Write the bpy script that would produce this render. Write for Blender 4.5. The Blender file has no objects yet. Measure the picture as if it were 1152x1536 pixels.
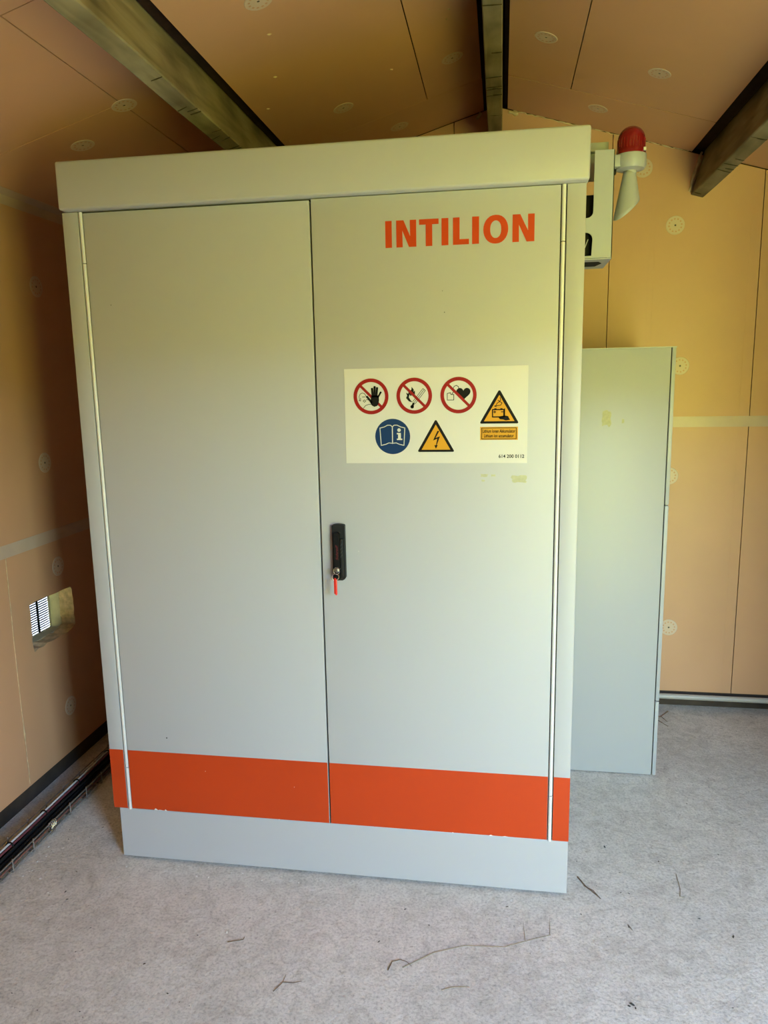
import bpy, bmesh, math, random
from mathutils import Vector, Matrix
random.seed(7)
scene = bpy.context.scene
C = scene.collection

# ------------------------------------------------------------------ camera, sky, sun, exposure
cd = bpy.data.cameras.new('camera'); cam = bpy.data.objects.new('camera', cd); C.objects.link(cam)
cd.sensor_fit = 'VERTICAL'; cd.sensor_height = 36.0; cd.lens = 36.0 * 1110.0 / 1536.0
cd.clip_start = 0.02; cd.clip_end = 300
yaw, pitch, roll = -0.1586, -0.1743, -0.0183
fw = Vector((math.sin(yaw)*math.cos(pitch), math.cos(yaw)*math.cos(pitch), math.sin(pitch)))
rt = Vector((math.cos(yaw), -math.sin(yaw), 0)); up = rt.cross(fw)
rt2 = rt*math.cos(roll) + up*math.sin(roll); up2 = -rt*math.sin(roll) + up*math.cos(roll)
cam.matrix_world = Matrix(((rt2.x, up2.x, -fw.x, 0.4629), (rt2.y, up2.y, -fw.y, -1.8415), (rt2.z, up2.z, -fw.z, 1.3828), (0, 0, 0, 1)))
scene.camera = cam

SUN_DIR = Vector((-0.72, 0.16, 0.68)).normalized()          # towards the sun
world = bpy.data.worlds.new('sky'); scene.world = world; world.use_nodes = True
wn = world.node_tree; bg = wn.nodes['Background']
sky = wn.nodes.new('ShaderNodeTexSky'); sky.sky_type = 'NISHITA'; sky.sun_disc = False
sky.sun_elevation = math.asin(SUN_DIR.z); sky.sun_rotation = math.atan2(SUN_DIR.x, SUN_DIR.y)
sky.air_density = 1.0; sky.dust_density = 0.3; sky.ozone_density = 2.0
wn.links.new(sky.outputs[0], bg.inputs[0]); bg.inputs[1].default_value = 2.7
sl = bpy.data.lights.new('sun', 'SUN'); so = bpy.data.objects.new('sun', sl); C.objects.link(so)
sl.energy = 10.5; sl.angle = math.radians(0.6); sl.color = (1.0, 0.87, 0.66)
so.rotation_euler = SUN_DIR.to_track_quat('Z', 'Y').to_euler(); so.location = (0, -8, 12)
# the open doorway in the front wall, to the right of the camera, guides the sky sampling (a portal gives no light of its own)
DOOR_X0, DOOR_X1, DOOR_Z, DOOR_WALL = 1.10, 2.02, 1.93, -2.15
pl = bpy.data.lights.new('doorway_portal', 'AREA'); po = bpy.data.objects.new('doorway_portal', pl); C.objects.link(po)
pl.shape = 'RECTANGLE'; pl.size = DOOR_X1 - DOOR_X0; pl.size_y = DOOR_Z; pl.cycles.is_portal = True
po.location = ((DOOR_X0 + DOOR_X1)/2, DOOR_WALL - .05, DOOR_Z/2); po.rotation_euler = (math.radians(90), 0, 0)
vs = scene.view_settings
vs.view_transform = 'Standard'; vs.look = 'None'; vs.gamma = 1.0; vs.use_curve_mapping = False
vs.exposure = 2.30
scene.cycles.max_bounces = 12; scene.cycles.diffuse_bounces = 8
scene.cycles.use_guiding = True

# ------------------------------------------------------------------ helpers
def link(o, parent=None):
    C.objects.link(o)
    if parent is not None: o.parent = parent
    return o
def tag(o, label=None, cat=None, group=None, kind=None):
    if label: o['label'] = label
    if cat: o['category'] = cat
    if group: o['group'] = group
    if kind: o['kind'] = kind
    return o
def empty(name, loc=(0, 0, 0), label=None, cat=None, group=None, kind=None):
    o = bpy.data.objects.new(name, None); o.location = loc; o.empty_display_size = 0.05
    return tag(link(o), label, cat, group, kind)
class MB:
    """collects geometry in WORLD coordinates; build() links it as one mesh object under parent"""
    def __init__(s): s.v = []; s.f = []; s.m = []; s.sm = []
    def add(s, vs_, fs_, m=0, smooth=False):
        o = len(s.v); s.v += [tuple(p) for p in vs_]
        for f in fs_: s.f.append([i + o for i in f]); s.m.append(m); s.sm.append(smooth)
        return s
    def box(s, a, b, m=0):
        x0, y0, z0 = a; x1, y1, z1 = b
        return s.add([(x0,y0,z0),(x1,y0,z0),(x1,y1,z0),(x0,y1,z0),(x0,y0,z1),(x1,y0,z1),(x1,y1,z1),(x0,y1,z1)],
                     [(0,3,2,1),(4,5,6,7),(0,1,5,4),(1,2,6,5),(2,3,7,6),(3,0,4,7)], m)
    def bbox(s, a, b, r=0.003, m=0, seg=2):
        """bevelled box"""
        bm = bmesh.new(); bmesh.ops.create_cube(bm, size=1)
        for v in bm.verts: v.co = Vector([a[i] + (v.co[i] + .5)*(b[i] - a[i]) for i in range(3)])
        bmesh.ops.bevel(bm, geom=bm.edges[:], offset=r, segments=seg, profile=.5, affect='EDGES')
        return s.from_bm(bm, m, True)
    def from_bm(s, bm, m=0, smooth=False):
        bm.verts.index_update()
        s.add([v.co.copy() for v in bm.verts], [[v.index for v in f.verts] for f in bm.faces], m, smooth); bm.free(); return s
    def prism(s, pts, d, m=0):
        """3-D polygon pts extruded by vector d"""
        n = len(pts); d = Vector(d); P = [Vector(p) for p in pts]; Q = [p + d for p in P]
        return s.add(P + Q, [list(range(n))[::-1], [n + i for i in range(n)]] + [(i, (i+1) % n, n + (i+1) % n, n + i) for i in range(n)], m)
    def tube(s, pts, r, m=0, seg=8, closed=False, caps=True):
        P = [Vector(p) for p in pts]; n = len(P); rings = []
        rr = r if isinstance(r, (list, tuple)) else [r]*n
        ref = None
        for i in range(n):
            a = P[(i-1) % n] if (closed or i > 0) else P[i]; b = P[(i+1) % n] if (closed or i < n-1) else P[i]
            t = (b - a).normalized()
            if ref is None: ref = t.orthogonal().normalized()
            ref = (ref - t*ref.dot(t)).normalized(); bi = t.cross(ref)
            rings.append([P[i] + (ref*math.cos(2*math.pi*k/seg) + bi*math.sin(2*math.pi*k/seg))*rr[i] for k in range(seg)])
        vs_ = [p for q in rings for p in q]; fs_ = []
        for i in range(n if closed else n-1):
            j = (i+1) % n
            for k in range(seg): fs_.append((i*seg+k, i*seg+(k+1) % seg, j*seg+(k+1) % seg, j*seg+k))
        s.add(vs_, fs_, m, True)
        if caps and not closed:
            s.add(rings[0], [list(range(seg))[::-1]], m); s.add(rings[-1], [list(range(seg))], m)
        return s
    def lathe(s, prof, c, m=0, seg=32, axis='Z'):
        """prof = [(radius, height)...] about a vertical (Z) or Y axis through c"""
        vs_ = []; fs_ = []; n = len(prof)
        for (r, h) in prof:
            for k in range(seg):
                a = 2*math.pi*k/seg
                if axis == 'Z': vs_.append((c[0] + r*math.cos(a), c[1] + r*math.sin(a), c[2] + h))
                else: vs_.append((c[0] + r*math.cos(a), c[1] - h, c[2] + r*math.sin(a)))
        for i in range(n-1):
            for k in range(seg): fs_.append((i*seg+k, i*seg+(k+1) % seg, (i+1)*seg+(k+1) % seg, (i+1)*seg+k))
        return s.add(vs_, fs_, m, True)
    def mesh(s, name, mats, loc=(0, 0, 0)):
        me = bpy.data.meshes.new(name)
        me.from_pydata([(p[0]-loc[0], p[1]-loc[1], p[2]-loc[2]) for p in s.v], [], s.f)
        for m in (mats if isinstance(mats, (list, tuple)) else [mats]): me.materials.append(m)
        for i, p in enumerate(me.polygons): p.material_index = s.m[i]; p.use_smooth = s.sm[i]
        bm = bmesh.new(); bm.from_mesh(me); bmesh.ops.recalc_face_normals(bm, faces=bm.faces[:]); bm.to_mesh(me); bm.free()
        if any(s.sm): me.set_sharp_from_angle(angle=math.radians(42))
        return me
    def build(s, name, mats, parent=None, top=False):
        base = Vector((0, 0, 0))
        if parent is not None:
            p = parent
            while p is not None: base += p.location; p = p.parent
        elif top:
            xs = [v[0] for v in s.v]; ys = [v[1] for v in s.v]; zs = [v[2] for v in s.v]
            base = Vector(((min(xs)+max(xs))/2, (min(ys)+max(ys))/2, min(zs)))
        o = bpy.data.objects.new(name, s.mesh(name, mats, base))
        if parent is None: o.location = base
        return link(o, parent)

# ------------------------------------------------------------------ materials
def mat(name, col, rough=.5, metal=0., spec=.5, bump=None, vary=None, extra=None):
    """vary=(scale, amount[, second colour]); bump=(scale, strength)"""
    m = bpy.data.materials.new(name); m.use_nodes = True; nt = m.node_tree; b = nt.nodes['Principled BSDF']
    b.inputs['Base Color'].default_value = (*col, 1); b.inputs['Roughness'].default_value = rough
    b.inputs['Metallic'].default_value = metal; b.inputs['Specular IOR Level'].default_value = spec
    tc = nt.nodes.new('ShaderNodeTexCoord')
    if vary:
        n = nt.nodes.new('ShaderNodeTexNoise'); n.inputs['Scale'].default_value = vary[0]; n.inputs['Detail'].default_value = 6
        nt.links.new(tc.outputs['Object'], n.inputs['Vector'])
        r = nt.nodes.new('ShaderNodeValToRGB'); k = vary[1]
        c2 = vary[2] if len(vary) > 2 else tuple(x*(1-k) for x in col)
        r.color_ramp.elements[0].position = .3; r.color_ramp.elements[1].position = .7
        r.color_ramp.elements[0].color = (*c2, 1); r.color_ramp.elements[1].color = (*[min(1, x*(1+k)) for x in col], 1) if len(vary) < 3 else (*col, 1)
        nt.links.new(n.outputs['Fac'], r.inputs[0]); nt.links.new(r.outputs[0], b.inputs['Base Color'])
    if bump:
        n2 = nt.nodes.new('ShaderNodeTexNoise'); n2.inputs['Scale'].default_value = bump[0]; n2.inputs['Detail'].default_value = 4
        nt.links.new(tc.outputs['Object'], n2.inputs['Vector'])
        bp = nt.nodes.new('ShaderNodeBump'); bp.inputs['Strength'].default_value = bump[1]; bp.inputs['Distance'].default_value = .002
        nt.links.new(n2.outputs['Fac'], bp.inputs['Height']); nt.links.new(bp.outputs[0], b.inputs['Normal'])
    return m
M = {}
M['foam'] = mat('insulation_facing', (.60, .345, .195), .42, bump=(60, .06), vary=(2.3, .05))
M['foam_cut'] = mat('cut_foam', (.62, .46, .27), .9, bump=(90, 1.0), vary=(60, .25))
M['pu'] = mat('expanding_foam', (.62, .50, .30), .9, bump=(70, 1.0), vary=(50, .2))
M['tape'] = mat('joint_tape', (.56, .43, .33), .35, vary=(14, .06))
M['washer'] = mat('washer_plastic', (.64, .50, .37), .45)
M['screw'] = mat('dark_screw', (.08, .06, .05), .5)
M['deck'] = mat('roof_deck_wood_and_slot_shade', (.022, .010, .007), .85, spec=.2, vary=(30, .3))
M['sole'] = mat('dark_sole_plate', (.055, .041, .030), .85, spec=.2, vary=(12, .35))
M['clad'] = mat('fibre_cement', (.55, .50, .33), .85, vary=(30, .12))
M['paint'] = mat('light_grey_powder_coat', (.425, .428, .435), .42, spec=.4, bump=(900, .05))
M['paint2'] = mat('light_grey_powder_coat_side_cabinet', (.385, .40, .415), .38, spec=.4, bump=(900, .05))
M['steel'] = mat('pale_hinge_metal', (.66, .66, .64), .3, spec=.6)
M['gap'] = mat('dark_recess', (.018, .017, .016), .85, spec=.2)
M['lining'] = mat('bare_brown_lining', (.22, .15, .09), .8, vary=(6, .2))
M['crack_and_shade'] = mat('wood_crack_and_joint_shade', (.05, .04, .018), .9, spec=.1)
M['orange'] = mat('orange_vinyl', (.49, .045, .004), .45, spec=.35, bump=(700, .05), vary=(3, .04))
M['black'] = mat('black_plastic', (.007, .007, .007), .5, spec=.2)
M['black2'] = mat('grey_black_plastic', (.014, .0145, .015), .5, spec=.25)
M['slat'] = mat('matt_black_slat', (.006, .006, .006), .8, spec=.1)
M['rib'] = mat('grey_grip_rib', (.075, .078, .08), .5)
M['nickel'] = mat('dull_nickel', (.40, .38, .35), .35, metal=1.)
M['rubber'] = mat('black_cable', (.010, .0095, .010), .5, spec=.3)
M['chrome'] = mat('nickel', (.62, .60, .57), .25, metal=1.)
M['redtag'] = mat('red_plastic', (.75, .035, .022), .35)
M['white'] = mat('white_label', (.60, .585, .535), .4)
M['ink'] = mat('black_ink', (.009, .008, .007), .6, spec=.12)
M['signred'] = mat('sign_red', (.28, .012, .010), .45, spec=.2)
M['signblue'] = mat('sign_blue', (.010, .036, .115), .45, spec=.2)
M['signyellow'] = mat('sign_yellow', (.60, .29, .02), .45, spec=.2)
M['darkred'] = mat('dark_red_print', (.10, .008, .012), .5)
M['residue'] = mat('adhesive_residue', (.43, .42, .26), .6, vary=(90, .1))
M['wire'] = mat('galvanised_wire', (.36, .33, .30), .4, metal=.6, vary=(40, .3))
M['cwhite'] = mat('white_cable', (.62, .60, .58), .4)
M['cpurple'] = mat('dark_red_cable', (.16, .045, .055), .45)
M['cbrown'] = mat('brown_cable', (.20, .09, .065), .5)
M['conduit'] = mat('pale_grey_conduit', (.44, .42, .385), .4)
M['twig'] = mat('dry_twig', (.16, .105, .06), .8, vary=(60, .3))
M['straw'] = mat('dry_straw', (.30, .25, .17), .8)
M['crumb'] = mat('dark_crumb', (.05, .045, .035), .9)
M['chip'] = mat('white_chip', (.75, .73, .68), .6)
M['grass'] = mat('sunlit_grass', (.50, .415, .035), .9, vary=(1.5, .3, (.35, .32, .025)))
M['gravel'] = mat('damp_dark_soil', (.035, .032, .027), .9, vary=(25, .2))

def concrete():
    m = bpy.data.materials.new('trowelled_concrete'); m.use_nodes = True; nt = m.node_tree; b = nt.nodes['Principled BSDF']; L = nt.links.new
    tc = nt.nodes.new('ShaderNodeTexCoord')
    def noise(sc, det, rough=.6, dist=0.):
        n = nt.nodes.new('ShaderNodeTexNoise'); n.inputs['Scale'].default_value = sc; n.inputs['Detail'].default_value = det
        n.inputs['Roughness'].default_value = rough; n.inputs['Distortion'].default_value = dist; L(tc.outputs['Object'], n.inputs['Vector']); return n
    def ramp(n, stops):
        r = nt.nodes.new('ShaderNodeValToRGB'); e = r.color_ramp.elements
        e[0].position, e[1].position = stops[0][0], stops[-1][0]
        e[0].color = (*stops[0][1], 1); e[1].color = (*stops[-1][1], 1)
        for p, c in stops[1:-1]: x = e.new(p); x.color = (*c, 1)
        L(n.outputs['Fac'], r.inputs[0]); return r
    def mul(a, bb, f=1.):
        x = nt.nodes.new('ShaderNodeMix'); x.data_type = 'RGBA'; x.blend_type = 'MULTIPLY'; x.inputs[0].default_value = f
        L(a.outputs[0] if a.type != 'MIX' else a.outputs[2], x.inputs[6]); L(bb.outputs[0], x.inputs[7]); return x
    big = ramp(noise(2.2, 5, .6, .4), [(.3, (.63, .595, .52)), (.7, (.75, .715, .635))])
    mid = ramp(noise(16, 10, .75, 1.2), [(.34, (.76, .75, .73)), (.55, (1, 1, 1)), (.75, (1.06, 1.06, 1.06))])
    fine = ramp(noise(140, 4, .7), [(.32, (.66, .655, .64)), (.52, (1, 1, 1)), (.8, (1.08, 1.08, 1.08))])
    spot = ramp(noise(46, 3, .5), [(.24, (.55, .53, .50)), (.33, (1, 1, 1))])
    col = mul(mul(mul(big, mid), fine), spot, .7)
    L(col.outputs[2], b.inputs['Base Color']); b.inputs['Roughness'].default_value = .75
    n1 = noise(55, 8, .7, .3); n2 = noise(9, 6, .6, 1.2); add = nt.nodes.new('ShaderNodeMath'); add.operation = 'ADD'
    L(n1.outputs['Fac'], add.inputs[0]); L(n2.outputs['Fac'], add.inputs[1])
    bp = nt.nodes.new('ShaderNodeBump'); bp.inputs['Strength'].default_value = .8; bp.inputs['Distance'].default_value = .004
    L(add.outputs[0], bp.inputs['Height']); L(bp.outputs[0], b.inputs['Normal'])
    return m
M['concrete'] = concrete()

def wood():
    m = bpy.data.materials.new('weathered_pine'); m.use_nodes = True; nt = m.node_tree; b = nt.nodes['Principled BSDF']; L = nt.links.new
    tc = nt.nodes.new('ShaderNodeTexCoord'); mp = nt.nodes.new('ShaderNodeMapping'); L(tc.outputs['Object'], mp.inputs[0])
    mp.inputs['Scale'].default_value = (17, 2.4, 17)
    n = nt.nodes.new('ShaderNodeTexNoise'); n.inputs['Scale'].default_value = 1.5; n.inputs['Detail'].default_value = 7; n.inputs['Distortion'].default_value = .9
    L(mp.outputs[0], n.inputs['Vector'])
    r = nt.nodes.new('ShaderNodeValToRGB'); e = r.color_ramp.elements
    e[0].position = .28; e[0].color = (.15, .125, .062, 1); e[1].position = .72; e[1].color = (.33, .29, .175, 1)
    x = e.new(.48); x.color = (.25, .215, .12, 1)
    L(n.outputs['Fac'], r.inputs[0])
    n2 = nt.nodes.new('ShaderNodeTexNoise'); n2.inputs['Scale'].default_value = 5; n2.inputs['Detail'].default_value = 4; L(tc.outputs['Object'], n2.inputs['Vector'])
    r2 = nt.nodes.new('ShaderNodeValToRGB'); r2.color_ramp.elements[0].position = .33; r2.color_ramp.elements[0].color = (.5, .48, .42, 1); r2.color_ramp.elements[1].position = .6
    L(n2.outputs['Fac'], r2.inputs[0])
    mx = nt.nodes.new('ShaderNodeMix'); mx.data_type = 'RGBA'; mx.blend_type = 'MULTIPLY'; mx.inputs[0].default_value = 1
    L(r.outputs[0], mx.inputs[6]); L(r2.outputs[0], mx.inputs[7]); L(mx.outputs[2], b.inputs['Base Color'])
    b.inputs['Roughness'].default_value = .7
    bp = nt.nodes.new('ShaderNodeBump'); bp.inputs['Strength'].default_value = .4; bp.inputs['Distance'].default_value = .003
    L(n.outputs['Fac'], bp.inputs['Height']); L(bp.outputs[0], b.inputs['Normal'])
    return m
M['wood'] = wood()
def lens_red():
    m = mat('red_beacon_lens', (.30, .008, .008), .18, spec=.6); b = m.node_tree.nodes['Principled BSDF']
    b.inputs['Transmission Weight'].default_value = .35; b.inputs['Coat Weight'].default_value = .3
    return m
M['lens'] = lens_red()

# ------------------------------------------------------------------ room dimensions
XL, XR, YB, YF = -1.09, 2.12, 1.27, DOOR_WALL
RX, RZ, K = .43, 2.421, .288                     # ridge and slope
th = math.atan(K); CS, SN = math.cos(th), math.sin(th)
def cz(x): return RZ - K*abs(x - RX)             # underside of the ceiling boards
T = .055                                         # board thickness
DECK = .10                                       # deck above the boards' underside (perpendicular)

# ------------------------------------------------------------------ floor and ground outside
floor = MB().box((XL-.10, YF-.1, -.12), (XR+.10, YB+.12, 0)).build('floor', M['concrete']); tag(floor, kind='structure')
g = MB(); NX, NY = 40, 60
xs = [-20 + i*(44/NX) for i in range(NX+1)]; ys = [-24 + j*(36/NY) for j in range(NY+1)]
def gz(x, y):
    t = min(1, max(0, (-y - 6.5)/4.0)); t = t*t*(3-2*t)
    return -.14 + 3.5*t + .12*math.sin(1.7*x + y)*t + .08*math.sin(3.1*y - 2*x)*t
g.add([(x, y, gz(x, y)) for x in xs for y in ys],
      [(i*(NY+1)+j, (i+1)*(NY+1)+j, (i+1)*(NY+1)+j+1, i*(NY+1)+j+1) for i in range(NX) for j in range(NY)], 0, True)
for k, f in enumerate(g.f):
    if sum(g.v[i][0] for i in f)/4 < -1 and sum(g.v[i][1] for i in f)/4 > -1.5: g.m[k] = 1
tag(g.build('ground', [M['grass'], M['gravel']]), kind='structure')

# ------------------------------------------------------------------ washers (shared mesh)
def washer_mesh():
    b = MB(); N = 24
    def ring(r, z): return [(r*math.cos(2*math.pi*k/N), r*math.sin(2*math.pi*k/N), z) for k in range(N)]
    radii = [(.0035, .0006), (.0045, .0012), (.0205, .0014), (.0262, .0014), (.0335, .0014), (.035, .0002)]
    V = []
    for r, z in radii: V += ring(r, z)
    F = []
    for i in range(len(radii)-1):
        for k in range(N):
            if i == 2 and k % 2 == 0: continue
            F.append((i*N+k, i*N+(k+1) % N, (i+1)*N+(k+1) % N, (i+1)*N+k))
    b.add(V, F, 0)
    b.add(ring(.0037, .0004), [list(range(N))], 1)
    return b.mesh('fixing_washer', [M['washer'], M['screw']])
WM = washer_mesh()
def washer(parent, p, n):
    o = bpy.data.objects.new('fixing_washer', WM); o.location = Vector(p)
    o.rotation_euler = Vector(n).to_track_quat('Z', 'Y').to_euler(); link(o, parent); return o

# ------------------------------------------------------------------ back wall
wb = empty('wall_back', (0, 0, 0), kind='structure')
def board_back(x0, x1, z0, z1=None, gap=.0015):
    x0 += gap; x1 -= gap
    if z1 is None:
        top = [(x1, YB, cz(x1)-.003)] + ([(RX, YB, RZ-.003)] if x0 < RX < x1 else []) + [(x0, YB, cz(x0)-.003)]
    else: top = [(x1, YB, z1-.001), (x0, YB, z1-.001)]
    return MB().prism([(x0, YB, z0), (x1, YB, z0)] + top, (0, T, 0)).build('insulation_board', M['foam'], wb)
HZ = 1.204
cols = [XL, -.33, .27, .872, 1.424, XR]
for a, b_ in zip(cols[:-1], cols[1:]):
    board_back(a, b_, .069, HZ); board_back(a, b_, HZ+.001, None)
MB().prism([(XL-.12, YB+T, -.02), (XR+.12, YB+T, -.02), (XR+.12, YB+T, cz(XR)+.16), (RX, YB+T, RZ+.22), (XL-.12, YB+T, cz(XL)+.16)], (0, .06, 0)).build('outer_wall', M['sole'], wb)
MB().box((XL, YB+.015, 0), (XR, YB+T, .068)).build('sole_plate', M['sole'], wb)
MB().box((XL, YB-.0008, HZ-.021), (XR, YB-.0001, HZ+.021)).box((XL, YB-.0012, HZ-.001), (XR, YB-.0008, HZ+.0015)).build('joint_tape', M['tape'], wb)
for x, z in ((1.112, 1.951), (1.155, 1.423), (1.162, .349), (1.135, .987), (.986, 2.164), (.986, 1.70-.9), (-.7, 1.0), (.5, 1.2), (1.70, 1.95), (1.72, .35), (1.72, 1.0)):
    washer(wb, (x, YB, z), (0, -1, 0))
# faint pressed ridges in the facing
for x in (.838, 1.02, 1.04, 1.385):
    MB().box((x, YB-.0006, .09), (x+.0012, YB, cz(x)-.05)).build('facing_crease', M['foam'], wb)

# ------------------------------------------------------------------ left wall with the vent hole
wl = empty('wall_left', (0, 0, 0), kind='structure')
VY0, VY1, VZ0, VZ1 = .325, .575, .507, .668
def board_left(y0, y1, z0, z1, gap=.0012):
    return MB().box((XL-T, y0+gap, z0), (XL, y1-gap, z1)).build('insulation_board', M['foam'], wl)
LZ = .872
board_left(YF, -.37, LZ+.001, cz(XL)); board_left(-.37, YB, LZ+.001, cz(XL)); board_left(YF, -.37, .065, LZ-.001)
board_left(-.37, .231, .065, LZ-.001)
# board with the hand-cut vent opening: outline with a ragged rectangular hole, built as a ring of quads
def ragged(y0, y1, z0, z1, n=9, amp=.0035):
    rnd = random.Random(3); P = []
    for (a, b_) in (((y0, z0), (y1, z0)), ((y1, z0), (y1, z1)), ((y1, z1), (y0, z1)), ((y0, z1), (y0, z0))):
        for k in range(n):
            t = k/n; P.append((a[0] + (b_[0]-a[0])*t + rnd.uniform(-amp, amp), a[1] + (b_[1]-a[1])*t + rnd.uniform(-amp, amp)))
    return P
def outer(y0, y1, z0, z1, n=9):
    P = []
    for (a, b_) in (((y0, z0), (y1, z0)), ((y1, z0), (y1, z1)), ((y1, z1), (y0, z1)), ((y0, z1), (y0, z0))):
        for k in range(n): t = k/n; P.append((a[0] + (b_[0]-a[0])*t, a[1] + (b_[1]-a[1])*t))
    return P
H = ragged(VY0, VY1, VZ0, VZ1); O = outer(.2325, YB, .065, LZ-.001); n = len(H)
H[9*1] = (VY1-.004, VZ0+.012); H[0] = (VY0+.004, VZ0-.006); H[18] = (VY1-.008, VZ1-.004)
vb = MB()
V = [(XL, y, z) for y, z in O] + [(XL, y, z) for y, z in H] + [(XL-T, y, z) for y, z in O] + [(XL-T, y+random.uniform(-.003, .003), z+random.uniform(-.003, .003)) for y, z in H]
F = []
vb.add(V, [(i, (i+1) % n, n+(i+1) % n, n+i) for i in range(n)] + [(2*n+i, 2*n+(i+1) % n, 3*n+(i+1) % n, 3*n+i) for i in range(n)] + [(i, (i+1) % n, 2*n+(i+1) % n, 2*n+i) for i in range(n)], 0)
vb.add([V[n+i] for i in range(n)] + [V[3*n+i] for i in range(n)], [(i, (i+1) % n, n+(i+1) % n, n+i) for i in range(n)], 1)
vb.build('insulation_board', [M['foam'], M['foam_cut']], wl)
XO = XL - .095                                   # outside face
ow = MB()
for a, b_ in (((YF-.06, -.02), (VY0-.01, cz(XL)+.16)), ((VY1, -.02), (YB+.12, cz(XL)+.16)), ((VY0-.01, -.02), (VY1, VZ0)), ((VY0-.01, VZ1), (VY1, cz(XL)+.16))):
    ow.box((XO, a[0], a[1]), (XL-T, b_[0], b_[1]))
ow.build('outer_wall', M['clad'], wl)
MB().box((XL-T, YF, 0), (XL-.014, YB, .064)).build('sole_plate', M['sole'], wl)
MB().box((XL+.0001, YF, LZ-.021), (XL+.0008, YB, LZ+.021)).box((XL+.0008, YF, LZ-.001), (XL+.0013, YB, LZ+.001)).build('joint_tape', M['tape'], wl)
for y, z in ((.534, 1.719), (.487, 1.129), (.505, .758), (.5, .233), (-.1, 1.72), (-.1, 1.13), (-.1, .75), (-.1, .233)):
    washer(wl, (XL, y, z), (1, 0, 0))
# foam bead squeezed out of the upright joint
pts = [(XL+.0005, .2315 + .0015*math.sin(9*z) + random.uniform(-.0008, .0008), z) for z in [.075 + .03*i for i in range(27)]]
MB().tube(pts, [.0013 + (.003 if abs(p[2]-.245) < .02 else 0) for p in pts], 0, 6).build('foam_bead', M['foam_cut'], wl)

# vent grille in the opening: frame, upright bar, horizontal slats
GX = XO + .006
vg = empty('vent_grille', (GX, (VY0+VY1)/2, VZ0), 'white slatted vent grille set deep in the hole low in the left wall', 'vent')
fr = MB(); gy0, gy1, gz0, gz1 = VY0+.0, VY1+.03, VZ0-.02, VZ1+.02
fr.box((XO-.004, VY0-.03, gz0), (XO-.001, gy1, VZ0+.002)).box((XO-.004, VY0-.03, VZ1-.004), (XO-.001, gy1, gz1))
fr.box((XO-.004, VY0-.03, VZ0), (XO-.001, VY0+.004, VZ1)).box((XO-.004, VY1-.006, VZ0), (XO-.001, gy1, VZ1))
fr.build('frame', M['clad'], vg)
MB().box((XO-.004, .499, VZ0), (XO-.001, .5085, VZ1)).build('upright_bar', M['slat'], vg)
for i in range(19):
    z = VZ0 + .008 + i*.0085
    MB().prism([(XO-.013, VY0, z-.0075), (XO-.013, VY0, z-.0048), (XO-.004, VY0, z+.0027), (XO-.004, VY0, z)], (0, VY1-VY0, 0)).build('slat', M['slat'], vg)

# ------------------------------------------------------------------ front wall, right wall with the open doorway
wf = empty('wall_front', (0, 0, 0), kind='structure')
MB().prism([(XL-.1, YF, -.02), (DOOR_X0, YF, -.02), (DOOR_X0, YF, cz(DOOR_X0)+.16), (RX, YF, RZ+.22), (XL-.1, YF, cz(XL)+.16)], (0, -.1, 0)).build('wall_lining', M['lining'], wf)
MB().prism([(DOOR_X1, YF, -.02), (XR+.1, YF, -.02), (XR+.1, YF, cz(XR)+.16), (DOOR_X1, YF, cz(DOOR_X1)+.16)], (0, -.1, 0)).build('wall_lining', M['lining'], wf)
MB().prism([(DOOR_X0, YF, DOOR_Z), (DOOR_X1, YF, DOOR_Z), (DOOR_X1, YF, cz(DOOR_X1)+.16), (DOOR_X0, YF, cz(DOOR_X0)+.16)], (0, -.1, 0)).build('wall_lining', M['lining'], wf)
wr = empty('wall_right', (0, 0, 0), kind='structure')
MB().box((XR, YF-.1, -.02), (XR+.1, YB+.12, cz(XR)+.16)).build('insulation_board', M['foam'], wr)
SHADE_BLOCK = (1.56, -.30, .45)
if SHADE_BLOCK: MB().box((SHADE_BLOCK[0], SHADE_BLOCK[1], 0), (XR, SHADE_BLOCK[2], cz(XR)-.002)).build('added_shade_block', M['foam'], wr)  # unseen block, added to shade the right end of the back wall
dr = empty('door_1', (DOOR_X0, YF, 0), kind='structure')
for a, b_ in (((DOOR_X0, 0), (DOOR_X0+.03, DOOR_Z)), ((DOOR_X1-.03, 0), (DOOR_X1, DOOR_Z)), ((DOOR_X0+.03, DOOR_Z-.03), (DOOR_X1-.03, DOOR_Z))):
    MB().box((a[0], YF-.11, a[1]), (b_[0], YF-.002, b_[1])).build('door_jamb', M['clad'], dr)

# ------------------------------------------------------------------ ceiling
ce = empty('ceiling', (0, 0, 0), kind='structure')
def slope_pt(x, y, off=0.):
    """point on the ceiling underside; off = distance above it, perpendicular"""
    s = 1 if x < RX else -1
    return (x - s*SN*off, y, cz(x) + CS*off)
def board_ceil(x0, x1, y0, y1, g=.0015):
    a = [(x0+g, y0+g), (x1-g, y0+g), (x1-g, y1-g), (x0+g, y1-g)]
    m = (x0+x1)/2; s = 1 if m < RX else -1
    P = [(x, y, RZ - K*abs(x-RX)) for x, y in a]
    return MB().prism(P, (-s*SN*T, 0, CS*T)).build('insulation_board', M['foam'], ce)
SLOT = [(-.412, -.303), (.386, .474), (1.160, 1.288)]
for r in ((XL, -.56, YF, .185), (XL, -.56, .185, YB), (-.56, SLOT[0][0], YF, -.31), (-.56, SLOT[0][0], -.31, YB),
          (SLOT[2][1], XR, YF, YB), (.685, SLOT[2][0], YF, .947), (SLOT[1][1], .685, YF, .947), (SLOT[1][1], SLOT[2][0], .948, YB),
          (SLOT[0][1], .196, YF, .957), (.196, SLOT[1][0], YF, .957)):
    board_ceil(*r)
board_ceil(SLOT[0][1], SLOT[1][0], .9565, YB, .0006)
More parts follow.
